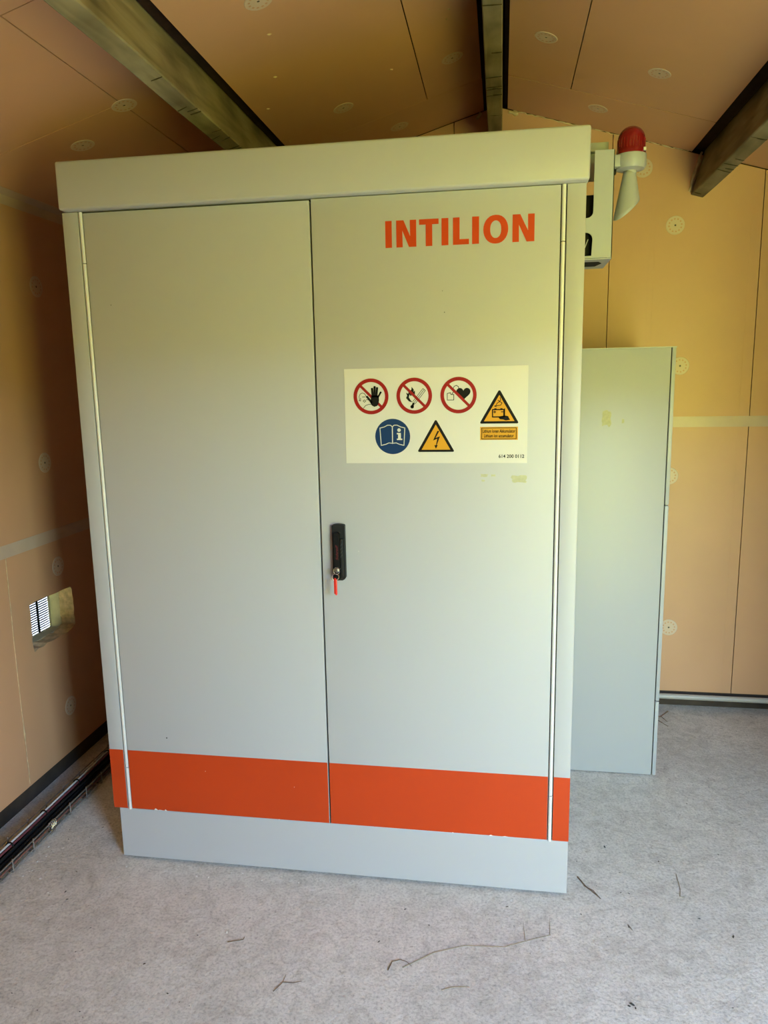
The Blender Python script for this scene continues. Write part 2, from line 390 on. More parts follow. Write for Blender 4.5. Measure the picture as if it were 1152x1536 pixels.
P = [slope_pt(x, y, .0010) for x, y in ((SLOT[1][1], .9455), (SLOT[2][0], .9455), (SLOT[2][0], .9495), (SLOT[1][1], .9495))]
MB().prism(P, (SN*.02, 0, CS*.02)).build('joint_shade_strip', M['crack_and_shade'], ce)  # solid dark strip in the joint, the seam's shade put into its colour
for s, xe in ((1, XL-.15), (-1, XR+.15)):
    P = [slope_pt(RX - s*1e-6, YF-.12, DECK), slope_pt(xe, YF-.12, DECK), slope_pt(xe, YB+.13, DECK), slope_pt(RX - s*1e-6, YB+.13, DECK)]
    MB().prism(P, (-s*SN*.05, 0, CS*.05+.02)).build('roof_deck', M['deck'], ce)
MB().box((RX-.12, YF-.12, RZ+.10), (RX+.12, YB+.13, RZ+.20)).build('ridge_cap', M['deck'], ce)
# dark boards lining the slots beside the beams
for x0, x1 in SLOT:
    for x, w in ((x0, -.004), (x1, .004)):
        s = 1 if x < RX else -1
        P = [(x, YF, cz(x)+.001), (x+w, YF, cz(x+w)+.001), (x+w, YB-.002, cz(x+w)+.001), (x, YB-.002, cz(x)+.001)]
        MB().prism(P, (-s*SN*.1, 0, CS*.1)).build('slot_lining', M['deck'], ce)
for xa_, xb_ in ((SLOT[0][0], -.384), (-.331, SLOT[0][1]), (SLOT[1][0], .4035), (.4595, SLOT[1][1]), (SLOT[2][0], 1.200), (1.257, SLOT[2][1])):
    s = 1 if xa_ < RX else -1
    P = [slope_pt(x, y, .012) for x, y in ((xa_, YF), (xb_, YF), (xb_, YB-.002), (xa_, YB-.002))]
    MB().prism(P, (-s*SN*.03, 0, CS*.03)).build('slot_shade_strip', M['deck'], ce)  # dark filler strips close the slots; recess shade is put into their colour
for x, y in ((-.109, .007), (-.064, .756), (.077, 1.104), (.299, .708), (-.755, .315), (-.559, .2), (-.36-.4, -.4), (-.1, -.6)):
    washer(ce, (x, y, cz(x)), (SN, 0, -CS))
for x, y in ((.583, .605), (.922, .676), (.789, 1.061), (.95, -.1), (.58, -.1)):
    washer(ce, (x, y, cz(x)), (-SN, 0, -CS))
# eaves tape, half on the wall and half on the ceiling
MB().box((XL+.0001, YF, cz(XL)-.030), (XL+.0008, YB, cz(XL))).build('joint_tape', M['tape'], ce)
P = [(XL, YF, cz(XL)-.0003), (XL+.034, YF, cz(XL+.034)-.0003), (XL+.034, YB, cz(XL+.034)-.0003), (XL, YB, cz(XL)-.0003)]
MB().prism(P, (0, 0, -.0006)).build('joint_tape', M['tape'], ce)
# small tears in the facing
for x, y in ((-.13, .157), (-.183, .378), (-.26, .55), (.118, .619), (-.277, .853), (.30, .45), (.31, .40)):
    t = MB(); a = random.uniform(0, 3); l = .012
    t.tube([(x + l*(k/4-.5)*math.cos(a), y + l*(k/4-.5)*math.sin(a), cz(x + l*(k/4-.5)*math.cos(a)) - .0008) for k in range(5)], [.0006, .002, .003, .002, .0005], 0, 6)
    t.build('facing_tear', M['foam_cut'], ce)
# ragged foam along the top of the back wall and around the beam ends
def foam_line(P, r0, r1, parent, seed):
    rnd = random.Random(seed); b = MB()
    b.tube([(p[0] + rnd.uniform(-.003, .003), p[1], p[2] + rnd.uniform(-.003, .003)) for p in P], [rnd.uniform(r0, r1) for _ in P], 0, 6)
    b.build('foam_filler', M['pu'], parent)
foam_line([(.50 + i*.013, YB-.001, cz(.50 + i*.013)-.002) for i in range(51)], .0008, .0035, wb, 1)
foam_line([(1.192 - .036*i/9, YB-.002, 2.205 - .135*i/9) for i in range(10)], .004, .011, wb, 2)
foam_line([(.482 + .012*i, YB-.002, 2.395 - .003*i) for i in range(4)], .004, .009, wb, 3)
foam_line([(.375 - .008*i, YB-.002, 2.402 - .012*i) for i in range(3)], .003, .007, wb, 4)

# ------------------------------------------------------------------ roof beams
def beam(A, ux, uz, w, top, label):
    """A = bottom corner (x,z), (ux,uz) = unit vector along the bottom face, w = width, top = height"""
    nx, nz = (-uz, ux)
    B = (A[0] + ux*w, A[1] + uz*w)
    b = MB(); N = 16; c = .003
    prof = [(A[0]+ux*c, A[1]+uz*c), (B[0]-ux*c, B[1]-uz*c), (B[0]+nx*c, B[1]+nz*c), (B[0]+nx*top, B[1]+nz*top), (A[0]+nx*top, A[1]+nz*top), (A[0]+nx*c, A[1]+nz*c)]
    rnd = random.Random(label); V = []; ysb = [YF+.01 + i*(YB+.012-YF-.01)/N for i in range(N+1)]
    for y in ysb:
        dx = rnd.uniform(-.0015, .0015); dz = rnd.uniform(-.0015, .0015)
        V += [(p[0]+dx, y, p[1]+dz) for p in prof]
    k = len(prof); F = []
    for i in range(N):
        for j in range(k): F.append((i*k+j, i*k+(j+1) % k, (i+1)*k+(j+1) % k, (i+1)*k+j))
    F += [list(range(k)), [N*k+j for j in range(k)][::-1]]
    b.add(V, F, 0)
    o = tag(b.build('roof_beam', M['wood'], top=True), label, 'beam', 'bare timber beams under the ceiling')
    for _ in range(16):
        y = rnd.uniform(-.2, YB-.02); t0 = rnd.choice([.03, .03, .4]); t1 = rnd.choice([.97, .97, .6]) if t0 < .1 else .97; sk = rnd.uniform(-.006, .006)
        P = [(A[0]+ux*w*t0, y, A[1]+uz*w*t0), (A[0]+ux*w*(t0+t1)/2, y+sk*.5, A[1]+uz*w*(t0+t1)/2), (A[0]+ux*w*t1, y+sk, A[1]+uz*w*t1)]
        c_ = MB().tube([(q[0]-nx*.0003, q[1], q[2]-nz*.0003) for q in P], [.0009, .0017, .0008], 0, 6).build('surface_crack', M['crack_and_shade'], o)
    return o
beam((-.342, 2.054), CS, SN, .048, .235, 'weathered timber roof beam crossing the upper left corner above the cabinet')
beam((.4065, 2.265), 1, 0, .050, .225, 'short-looking timber ridge beam running straight up from behind the cabinet top')
beam((1.163, 2.058), CS, -SN, .048, .235, 'timber roof beam at the upper right, ending on the back wall')

# ------------------------------------------------------------------ main cabinet
cab = empty('battery_cabinet', (0, .31, 0), 'large light grey double-door steel cabinet with orange band near its base', 'cabinet')
HW = .650; ZT = 1.824
DEPTH = .62
MB().box((-HW+.001, .022, .166), (HW-.001, DEPTH, ZT+.02)).build('body', M['paint'], cab)
MB().box((-.596, .0195, .17), (.596, .0215, ZT+.005)).build('door_recess', M['gap'], cab)
lid = MB(); bm = bmesh.new()
lx0, lx1, ly0, ly1, lz0, lz1 = -.6445, .6545, -.025, DEPTH+.02, 1.8225, 1.938
lid.bbox((lx0, ly0, lz0), (lx1, ly1, lz1), .006, 0, 3).build('lid', M['paint'], cab)
MB().bbox((-.636, .004, .008), (.6495, DEPTH-.02, .1645), .0015, 0, 1).build('plinth', M['paint'], cab)
MB().box((-.58, .05, 0), (.60, DEPTH-.06, .009)).build('base_foot', M['gap'], cab)
for s in (-1, 1):
    x0, x1 = sorted((s*.6075, s*HW))
    p = MB().bbox((x0, 0, .166), (x1, .03, ZT-.0025), .0015, 0, 2).build('frame_post', M['paint'], cab)
    MB().box((x0+.0002, -.0004, .1665), (x1-.0002, .012, .350)).build('orange_band', M['orange'], p)
    d0, d1 = sorted((s*.0022, s*.5935))
    top = ZT - (.006 if s < 0 else .0035)
    d = MB().bbox((d0, 0, .167), (d1, .019, top), .0018, 0, 3).build('door', M['paint'], cab)
    MB().box((d0+.0006, -.0004, .1675), (d1-.0006, .004, .350)).build('orange_band', M['orange'], d)
    for (a, b_) in ((.1635, .2945), (.2965, 1.6945), (1.6965, ZT-.003)):
        r = MB().tube([(s*.6005, .003, a), (s*.6005, .003, b_)], .0048, 0, 14)
        r.build('hinge_rod', M['steel'], cab)
    MB().box((s*.6005-.007, .010, .17), (s*.6005+.007, .0215, ZT-.004)).build('hinge_recess', M['gap'], cab)
# chipped paint along the bottom of the doors
for x, w, h in ((-.525, .012, .006), (-.515, .02, .002), (-.493, .008, .005), (.44, .012, .003), (.475, .02, .002), (-.15, .004, .0015), (.34, .006, .002)):
    MB().prism([(x, -.0005, .1668), (x+w, -.0005, .1668), (x+w*.7, -.0005, .1668+h*.5), (x+w*.4, -.0005, .1668+h), (x+w*.2, -.0005, .1668+h*.6)], (0, -.0003, 0)).build('paint_chip', M['chip'], cab)

for i, (x, z, r) in enumerate(((-.535, 1.59, .0012), (-.47, .395, .0022), (.325, 1.545, .0013), (.32, 1.595, .0009), (-.36, .30, .0010), (-.10, .27, .0010), (.10, .95, .0009))):
    MB().lathe([(0, .0006), (r*.7, .0006), (r, .0001)], (x, -.0002, z), 0, 8, 'Y').build('dirt_speck', M['crumb'] if i < 4 else M['chip'], cab)
# lettering, hand-drawn bold sans capitals (x in sheet units of the photograph, y 0..1 of cap height)
U = .000490; LX = .184; Z0, Z1 = 1.6990, 1.7603
def LU(px): return LX + (px - 120)*U
lt = MB(); YL = -.0006
def letter_poly(pts):
    lt.prism([(LU(px), YL, Z0 + v*(Z1-Z0)) for px, v in pts], (0, .0005, 0))
for a, b_ in ((120, 152), (395, 428), (542, 575)):
    letter_poly([(a, 0), (b_, 0), (b_, 1), (a, 1)])
def letN(a, b_):
    letter_poly([(a, 0), (a+31, 0), (a+30, .62), (b_-36, 0), (b_, 0), (b_, 1), (b_-31, 1), (b_-30, .40), (a+36, 1), (a, 1)])
letN(174, 272); letN(733, 836)
letter_poly([(318, 0), (350, 0), (350, .80), (381, .80), (381, 1), (286, 1), (286, .80), (318, .80)])
letter_poly([(450, 0), (527, 0), (527, .20), (482, .20), (482, 1), (450, 1)])
ov = 28; oc = 654; Oo = [(oc + 59*math.copysign(abs(math.cos(2*math.pi*k/ov))**.9, math.cos(2*math.pi*k/ov)), .5 + .525*math.sin(2*math.pi*k/ov)) for k in range(ov)]
Oi = [(oc + 26*math.cos(2*math.pi*k/ov), .5 + .32*math.copysign(abs(math.sin(2*math.pi*k/ov))**.85, math.sin(2*math.pi*k/ov))) for k in range(ov)]
pv = [(LU(px), YL, Z0 + v*(Z1-Z0)) for px, v in Oo + Oi]
lt.add(pv, [(k, (k+1) % ov, ov+(k+1) % ov, ov+k) for k in range(ov)], 0)
tag(lt.build('lettering', M['orange'], cab), 'orange capital lettering reading INTILION')

# warning label with its pictograms
wlab = MB().box((.074, -.0008, 1.1800), (.526, -.0001, 1.4155)).build('warning_label', M['white'], cab)
tag(wlab, 'white warning label with safety pictograms')
MATS = [M['ink'], M['signred'], M['white'], M['signblue'], M['signyellow']]
INK, RED, WHT, BLU, YEL = range(5)
class Pic(MB):
    def __init__(s, cx, cz_, sc): super().__init__(); s.cx = cx; s.cz = cz_; s.sc = sc
    def P(s, u, v, l): return (s.cx + u*s.sc, -.0010 - .00018*l, s.cz + v*s.sc)
    def poly(s, pts, m, l=0): s.add([s.P(u, v, l) for u, v in pts], [list(range(len(pts)))], m); return s
    def disc(s, u, v, r, m, l=0, n=40): return s.poly([(u + r*math.cos(2*math.pi*k/n), v + r*math.sin(2*math.pi*k/n)) for k in range(n)], m, l)
    def ring(s, u, v, r0, r1, m, l=0, n=48):
        V = [s.P(u + r*math.cos(2*math.pi*k/n), v + r*math.sin(2*math.pi*k/n), l) for r in (r0, r1) for k in range(n)]
        s.add(V, [(k, (k+1) % n, n+(k+1) % n, n+k) for k in range(n)], m); return s
    def line(s, pts, w, m, l=0, closed=False):
        Q = [Vector(p) for p in pts]; N = len(Q)
        for i in range(N if closed else N-1):
            a, b_ = Q[i], Q[(i+1) % N]; d = b_ - a
            if d.length < 1e-6: continue
            d.normalize(); p = Vector((-d.y, d.x))*w/2; e = d*w*.3
            s.poly([tuple(a-e+p), tuple(a-e-p), tuple(b_+e-p), tuple(b_+e+p)], m, l)
        return s
    def fin(s, name, label): return tag(s.build(name, MATS, wlab), label)
R_ = .0443
def prohibit(cx, name, label, draw):
    p = Pic(cx, 1.347, R_); p.disc(0, 0, .80, WHT, 0); draw(p)
    p.ring(0, 0, .80, 1.0, RED, 3)
    p.line([(-.60, .60), (.60, -.60)], .15, RED, 2)
    return p, p.fin(name, label)
def hand(p):
    # head and shoulder outline behind the hand
    p.line([(-.70, -.22), (-.66, -.20), (-.68, 0), (-.62, .14), (-.50, .20), (-.38, .17), (-.30, .06), (-.26, -.04)], .03, INK, 1)
    p.line([(-.70, -.22), (-.60, -.24), (-.60, -.08)], .03, INK, 1)
    p.line([(-.50, -.02), (-.34, -.02)], .03, INK, 1); p.line([(-.46, -.24), (-.38, -.18), (-.30, -.25), (-.38, -.32), (-.46, -.24)], .03, INK, 1)
    p.line([(-.28, -.18), (-.16, -.18)], .03, INK, 1)
    p.line([(-.44, -.64), (-.32, -.50), (-.14, -.44), (.08, -.44)], .03, INK, 1)
    # hand over the bar
    p.poly([(-.02, -.24), (.02, .04), (.44, .06), (.46, -.22), (.42, -.42), (.34, -.54), (.18, -.58), (.04, -.50), (-.04, -.36)], INK, 4)
    for a, b_, w in (((.10, -.02), (.07, .42), .12), ((.20, .0), (.22, .52), .12), ((.31, .0), (.36, .46), .12), ((.40, -.05), (.56, .22), .10), ((.04, -.34), (-.22, -.02), .12)):
        p.line([a, b_], w, INK, 4); p.disc(b_[0], b_[1], w/2, INK, 4, 10)
prohibit(.141, 'no_touching_pictogram', 'red prohibition circle with raised black hand', hand)
def flame(p):
    p.poly([(-.10, -.36), (-.30, -.30), (-.46, -.12), (-.40, .02), (-.46, .18), (-.34, .12), (-.30, .24), (-.16, .34), (-.14, .50), (-.02, .34), (-.04, .22), (.04, .30), (.04, .10), (.0, -.10), (-.12, .06), (-.2, -.02), (-.26, .08), (-.30, -.08), (-.22, -.22)], INK, 1)
    p.disc(-.12, -.60, .10, INK, 1, 16); p.line([(-.12, -.60), (-.04, -.42)], .12, INK, 1)
    for o in (-.09, 0, .09):
        p.line([(-.02 + o*.75, -.38 - o*.65), (.56 + o*.75, .34 - o*.65)], .028, INK, 1)
    p.line([(.49, .40), (.62, .29)], .028, INK, 1)
prohibit(.2495, 'no_open_flame_pictogram', 'red prohibition circle with burning match', flame)
def pacer(p):
    hp = []
    for k in range(40):
        t = 2*math.pi*k/40; x = 16*math.sin(t)**3; y = 13*math.cos(t)-5*math.cos(2*t)-2*math.cos(3*t)-math.cos(4*t)
        hp.append((.27 + x*.0245, .10 + y*.0245))
    p.poly(hp, INK, 1)
    p.line([(-.62, -.26), (-.62, .10), (-.44, .14), (-.42, .04), (-.26, .04), (-.26, -.26)], .035, INK, 1, True)
    p.line([(-.36, .06), (-.28, .18), (-.30, .34), (-.24, .48), (-.12, .54), (.0, .46), (.02, .36)], .035, INK, 1)
prohibit(.3585, 'no_pacemaker_pictogram', 'red prohibition circle with heart and pacemaker', pacer)
p = Pic(.194, 1.247, R_); p.disc(0, 0, 1.0, BLU, 0)
lp = [(-.02, .56), (-.12, .64), (-.28, .64), (-.48, .54), (-.72, .48), (-.66, -.50), (-.40, -.44), (-.22, -.36), (-.02, -.38)]
p.line(lp, .045, WHT, 1); p.line([(-x-.02, y) for x, y in lp], .045, WHT, 1); p.line([(-.01, .56), (-.01, -.40)], .05, WHT, 1)
p.disc(.37, .36, .10, WHT, 1, 16)
p.poly([(.24, .20), (.47, .20), (.47, -.12), (.55, -.12), (.55, -.20), (.24, -.20), (.24, -.12), (.31, -.12), (.31, .12), (.24, .12)], WHT, 1)
p.fin('read_manual_pictogram', 'blue disc with white open book')
def tri(cx, z0, z1, w):
    p = Pic(cx, z0, (z1-z0))
    hw = w/2/(z1-z0); rr = .03
    p.poly([(-hw, .02), (-hw+.03, 0), (hw-.03, 0), (hw, .02), (hw-.01, .055), (.03, .985), (0, 1), (-.03, .985), (-hw+.01, .055)], INK, 0)
    p.poly([(-hw+.115, .07), (hw-.115, .07), (0, .86)], YEL, 1)
    return p
p = tri(.3025, 1.208, 1.287, .090)
p.poly([(.05, .66), (-.09, .36), (.045, .415), (.0, .21), (-.05, .21), (.0, .10), (.06, .22), (.025, .215), (.13, .49), (-.01, .44), (.11, .66)], INK, 2)
p.fin('high_voltage_pictogram', 'yellow triangle with black lightning bolt')
p = tri(.4575, 1.277, 1.3575, .0925)
p.line([(-.20, .42), (-.20, .20), (.14, .20), (.14, .42)], .035, INK, 2, True)
p.poly([(.14, .20), (.14, .45), (.175, .45), (.175, .20)], INK, 2)
p.poly([(-.15, .42), (-.15, .46), (-.08, .46), (-.08, .42)], INK, 2); p.poly([(.03, .42), (.03, .46), (.10, .46), (.10, .42)], INK, 2)
p.line([(-.17, .35), (-.10, .35)], .025, INK, 2); p.line([(-.135, .315), (-.135, .385)], .025, INK, 2); p.line([(.06, .35), (.12, .35)], .025, INK, 2)
p.poly([(-.04, .21), (.02, .13), (.12, .12), (.20, .09), (.33, .11), (.29, .17), (.27, .22), (.17, .24)], INK, 2)
p.line([(-.08, .51), (-.14, .52), (-.12, .54), (-.06, .54), (.04, .55), (.08, .62), (.02, .66), (-.06, .62), (-.09, .56)], .02, INK, 2)
p.line([(-.04, .70), (.0, .67), (.04, .70), (.03, .76), (.02, .79)], .02, INK, 2)
p.fin('battery_hazard_pictogram', 'yellow triangle with leaking battery')
def text_mesh(txt, height, width, cx, z0, y, m, name, parent, label=None, rot=False, shear=0.):
    cu = bpy.data.curves.new(name, 'FONT'); cu.body = txt; cu.size = 1; cu.align_x = 'LEFT'; cu.shear = shear; cu.offset = .022; cu.resolution_u = 3
    to = bpy.data.objects.new(name, cu); C.objects.link(to); dg = bpy.context.evaluated_depsgraph_get()
    me = bpy.data.meshes.new_from_object(to.evaluated_get(dg)); bpy.data.objects.remove(to); bpy.data.curves.remove(cu)
    xs_ = [v.co.x for v in me.vertices]; ys_ = [v.co.y for v in me.vertices]
    x0, x1, y0, y1 = min(xs_), max(xs_), min(ys_), max(ys_); base = Vector((0, 0, 0)); q = parent
    while q is not None: base += q.location; q = q.parent
    for v in me.vertices:
        a = (v.co.x-x0)/(x1-x0)*width; b_ = (v.co.y-y0)/(y1-y0)*height
        if rot: v.co = Vector((cx - b_, y, z0 + a)) - base
        else: v.co = Vector((cx - width/2 + a, y, z0 + b_)) - base
    me.name = name; me.materials.clear(); me.materials.append(m)
    o = bpy.data.objects.new(name, me); link(o, parent)
    if label: tag(o, label)
    return o
tp = Pic(.4572, 1.253, .016); tp.poly([(-2.86, -1), (2.86, -1), (2.86, 1), (-2.86, 1)], YEL, 0)
for (a, b_, c_, d_) in ((-2.66, -.88, 2.66, -.78), (-2.66, .78, 2.66, .88), (-2.66, -.88, -2.56, .88), (2.56, -.88, 2.66, .88)):
    tp.poly([(a, b_), (c_, b_), (c_, d_), (a, d_)], INK, 1)
tp.fin('battery_text_panel', 'small yellow caption panel')
text_mesh('Lithium Ionen Akkumulator', .0085, .079, .4572, 1.2545, -.00135, M['ink'], 'caption_line', wlab)
text_mesh('Lithium ion accumulator', .0085, .072, .4572, 1.2430, -.00135, M['ink'], 'caption_line', wlab)
text_mesh('614 200 0112', .0088, .062, .488, 1.1925, -.0010, M['ink'], 'label_number', wlab)

# tape residue below the label
def residue(x0, x1, z0, z1, y, parent, seed):
    rnd = random.Random(seed); n = 22; cx, cz0 = (x0+x1)/2, (z0+z1)/2
    P = []
    for k in range(n):
        a = 2*math.pi*k/n; r = rnd.uniform(.72, 1.05)
        P.append((cx + (x1-x0)/2*r*max(-1, min(1, 1.25*math.cos(a))), y, cz0 + (z1-z0)/2*r*max(-1, min(1, 1.25*math.sin(a)))))
    MB().prism(P, (0, -.0002, 0)).build('tape_residue', M['residue'], parent)
residue(.487, .527, 1.130, 1.150, -.0001, cab, 5)
for i, (a, b_, c_, d_) in enumerate(((.412, .432, 1.145, 1.153), (.415, .424, 1.133, 1.139), (.438, .450, 1.146, 1.152))): residue(a, b_, c_, d_, -.0001, cab, 11+i)

# swing handle
hd = empty('swing_handle', (.0500-0, 0-.31, .874)); hd.parent = cab
tag(hd, 'black plastic swing handle with lock')
HX = .0500
def hb(a, b_, r, name, m): return MB().bbox(a, b_, r, 0, 3).build(name, m, hd)
base = MB(); prof = []
w = .0165; zt, zb = 1.0235, .8745
P = [(HX-w, zb+.003), (HX-w*.5, zb), (HX+w*.5, zb), (HX+w*.85, zb+.0035), (HX+w, zb+.008), (HX+w, zt-.004)] + [(HX+w*math.cos(a), zt-.004+.004*math.sin(a)) for a in [math.pi*k/8 for k in range(1, 8)]] + [(HX-w, zt-.004)]
base.prism([(x, 0, z) for x, z in P], (0, -.014, 0)).build('handle_base', M['black2'], hd)
lv = MB(); x0, x1 = HX-.0105, HX+.0045
P = [(x0, .880), (x1, .880), (x1, .996)] + [((x0+x1)/2 + .0075*math.cos(math.pi*k/8), .996 + .0075*math.sin(math.pi*k/8)) for k in range(1, 8)] + [(x0, .996)]
lv.prism([(x, -.012, z) for x, z in P], (0, -.014, 0)).build('lever', M['black'], hd)
MB().bbox((HX+.0055, -.022, .886), (HX+.0125, -.012, .986), .001).build('grip_insert', M['black2'], hd)
for i in range(4):
    z = .938 + i*.0095
    MB().prism([(HX+.006, -.0221, z), (HX+.006, -.0221, z+.0014), (HX+.012, -.0221, z+.0084), (HX+.012, -.0221, z+.007)], (0, -.0006, 0)).build('grip_rib', M['rib'], hd)
ar = [(HX-.003 + .0105*math.cos(math.radians(a)), -.0135, .993 + .0105*math.sin(math.radians(a))) for a in range(0, 181, 15)]
MB().tube(ar, .0012, 0, 6).build('pivot_rim', M['black2'], hd)
text_mesh('Schroff', .0065, .040, HX+.0010, .932, -.0264, M['darkred'], 'handle_print', hd, rot=True, shear=.25)
LKX, LKZ = HX-.0005, .908
MB().lathe([(0, .034), (.0045, .034), (.0055, .033), (.0055, .012)], (LKX, 0, LKZ), 0, 20, 'Y').build('lock_barrel', M['nickel'], hd)

# keys hanging from the lock
kr = empty('key_ring', (LKX, -.04, .845), 'red-tagged key ring hanging from the lock of the black handle', 'keys')
MB().lathe([(0, .0365), (.0050, .0365), (.0058, .0358), (.0058, .0345), (.0050, .0342), (0, .0342)], (LKX, -.006, LKZ), 0, 20, 'Y').build('key_head', M['nickel'], kr)
MB().tube([(LKX + .0078*math.cos(2*math.pi*k/24), -.0435 - .001*math.sin(4*math.pi*k/24), LKZ-.0005 + .0085*math.sin(2*math.pi*k/24)) for k in range(24)], .00095, 0, 6, True).build('ring', M['chrome'], kr)
MB().tube([(LKX-.0035 + .0085*math.cos(2*math.pi*k/24), -.0445 + .003*math.cos(2*math.pi*k/24), LKZ-.0165 + .0085*math.sin(2*math.pi*k/24)) for k in range(24)], .00095, 0, 6, True).build('ring', M['chrome'], kr)
MB().bbox((LKX-.0075, -.048, .847), (LKX-.0020, -.040, .8885), .0018).bbox((LKX-.0045, -.0505, .8445), (LKX+.0012, -.044, .8875), .0022).build('tag', M['redtag'], kr)

# ------------------------------------------------------------------ bracket box on the cabinet's right side, beacon with horn
bx = empty('bracket_box', (.70, .39, 1.698), 'pale grey bracket box with cut-outs on the right side of the cabinet', 'bracket')
PY = .30
fp = MB()
def arc(cx, cz0, r, a0, a1, n=6): return [(cx + r*math.cos(math.radians(a0 + (a1-a0)*k/n)), PY, cz0 + r*math.sin(math.radians(a0 + (a1-a0)*k/n))) for k in range(n+1)]
xa, xb, xc = .6505, .6995, .7505
pts = [(xa, PY, 1.700), (xc, PY, 1.700), (xc, PY, 1.971), (xb, PY, 1.971), (xb, PY, 1.815)] + arc(xb-.016, 1.819, .016, 0, -90) + [(xa, PY, 1.803), (xa, PY, 1.766)] + arc(xb-.018, 1.748, .018, 90, 0) + [(xb-.002, PY, 1.706), (xa, PY, 1.706)]
fp.prism(pts, (0, .0025, 0)).build('front_plate', M['paint2'], bx)
MB().box((xc-.002, PY, 1.698), (xc, PY+.18, 1.971)).build('side_plate', M['paint2'], bx)
MB().box((xa, PY, 1.6965), (xc, PY+.18, 1.6990)).build('bottom_plate', M['paint2'], bx)
sp = [(.66, 1.6963), (.725, 1.6963)]
MB().prism([(.655, PY+.045, 1.6964), (.722, PY+.045, 1.6964), (.734, PY+.075, 1.6964), (.722, PY+.13, 1.6964), (.655, PY+.13, 1.6964)], (0, 0, -.0006)).build('bottom_slot', M['gap'], bx)
MB().bbox((.6547, PY+.03, 1.7035), (.7440, PY+.16, 1.868), .004).build('inner_housing', M['black'], bx)
MB().tube([(.668, PY+.02, 1.712), (.681, PY+.022, 1.728), (.690, PY+.02, 1.752)], .0012, 0, 6).build('inner_wire', M['conduit'], bx)
bp_ = MB().box((.6547, .47, 1.935), (.749, .473, 2.030)).box((.6547, .445, 2.008), (.752, .473, 2.031))
bp_.build('rear_plate', M['paint2'], bx)
MB().lathe([(0, .006), (.004, .006), (.004, 0)], (.726, .458, 1.995), 0, 10, 'Y').build('screw', M['screw'], bx)
BX, BY = .805, .395
bc = empty('signal_beacon', (BX, BY, 1.81), 'red domed beacon on a grey horn mounted beside the cabinet top', 'beacon')
dome = [(.0385, 1.9775), (.0385, 1.9905), (.0368, 1.9925), (.0358, 2.018)] + [(.0358*math.cos(math.radians(a)), 2.018 + .034*math.sin(math.radians(a))) for a in range(10, 91, 10)]
lens = MB().lathe([(r, z) for r, z in dome], (BX, BY, 0), 0, 40); lens.build('lens', M['lens'], bc)
for k in range(0, 40):
    pass
rb = MB()
for k in range(28):
    a = 2*math.pi*k/28; x, y = BX + .0362*math.cos(a), BY + .0362*math.sin(a)
    rb.tube([(x, y, 1.993), (x, y, 2.018)], .0012, 0, 4)
rb.build('lens_ribs', M['lens'], bc)['kind'] = 'stuff'
MB().lathe([(0, 1.978), (.0405, 1.978), (.041, 1.975), (.041, 1.950), (.037, 1.942), (.017, 1.9375), (.016, 1.930)], (BX, BY, 0), 0, 40).build('base', M['paint2'], bc)
MB().bbox((.7505, BY-.026, 1.945), (BX-.02, BY+.026, 1.9765), .003).build('mount', M['paint2'], bc)
MB().box((BX+.028, BY-.0305, 1.982), (BX+.0345, BY-.022, 1.990)).build('sticker', M['white'], bc)
MB().bbox((.7500, BY-.032, 1.925), (.764, BY-.018, 1.938), .002).build('cable_gland', M['black'], bc)
# horn: a flared tube whose mouth is cut at a slant
hn = MB(); N = 36; NR = 10; V = []; 
for i in range(NR+1):
    for k in range(N):
        a = 2*math.pi*k/N; t = i/NR
        ca, sa = math.cos(a), math.sin(a)
        # straight cone cut at a slant: short on the right, long on the left, mouth turned to the back
        q = .8*ca + .45*sa; smax = (.0944 - .015*q)/(1 + .186*q)
        d = smax*t; r = .0150 + .186*d
        V.append((BX - .002 + r*ca, BY + r*sa, 1.938 - d))
F = [(i*N+k, i*N+(k+1) % N, (i+1)*N+(k+1) % N, (i+1)*N+k) for i in range(NR) for k in range(N)]
hn.add(V, F, 0, True)
ho = hn.build('horn', M['paint2'], bc)
so_ = ho.modifiers.new('wall', 'SOLIDIFY'); so_.thickness = .0018; so_.offset = 0

# ------------------------------------------------------------------ second, lower cabinet
c2 = empty('low_cabinet', (.70, .92, 0), 'lower plain grey steel cabinet standing behind the right side of the big cabinet', 'cabinet')
MB().box((.402, .690, .001), (1.009, 1.16, 1.474)).build('body', M['paint2'], c2)
MB().bbox((.402, .675, .004), (.9945, .690, 1.4735), .0015).build('door', M['paint2'], c2)
MB().box((.9935, .683, .004), (1.000, .6905, 1.473)).build('door_recess', M['gap'], c2)
for a, b_ in ((.003, .277), (.281, .963), (.967, 1.4735)):
    MB().bbox((.9975, .675, a), (1.0095, .690, b_), .0012).build('hinge_strip', M['paint2'], c2)
MB().box((.40, .672, 1.4735), (1.011, 1.165, 1.4765)).build('top_sheet', M['paint2'], c2)
residue(.785, .818, 1.224, 1.279, .6749, c2, 21)
residue(.850, .859, 1.235, 1.25, .6749, c2, 22)

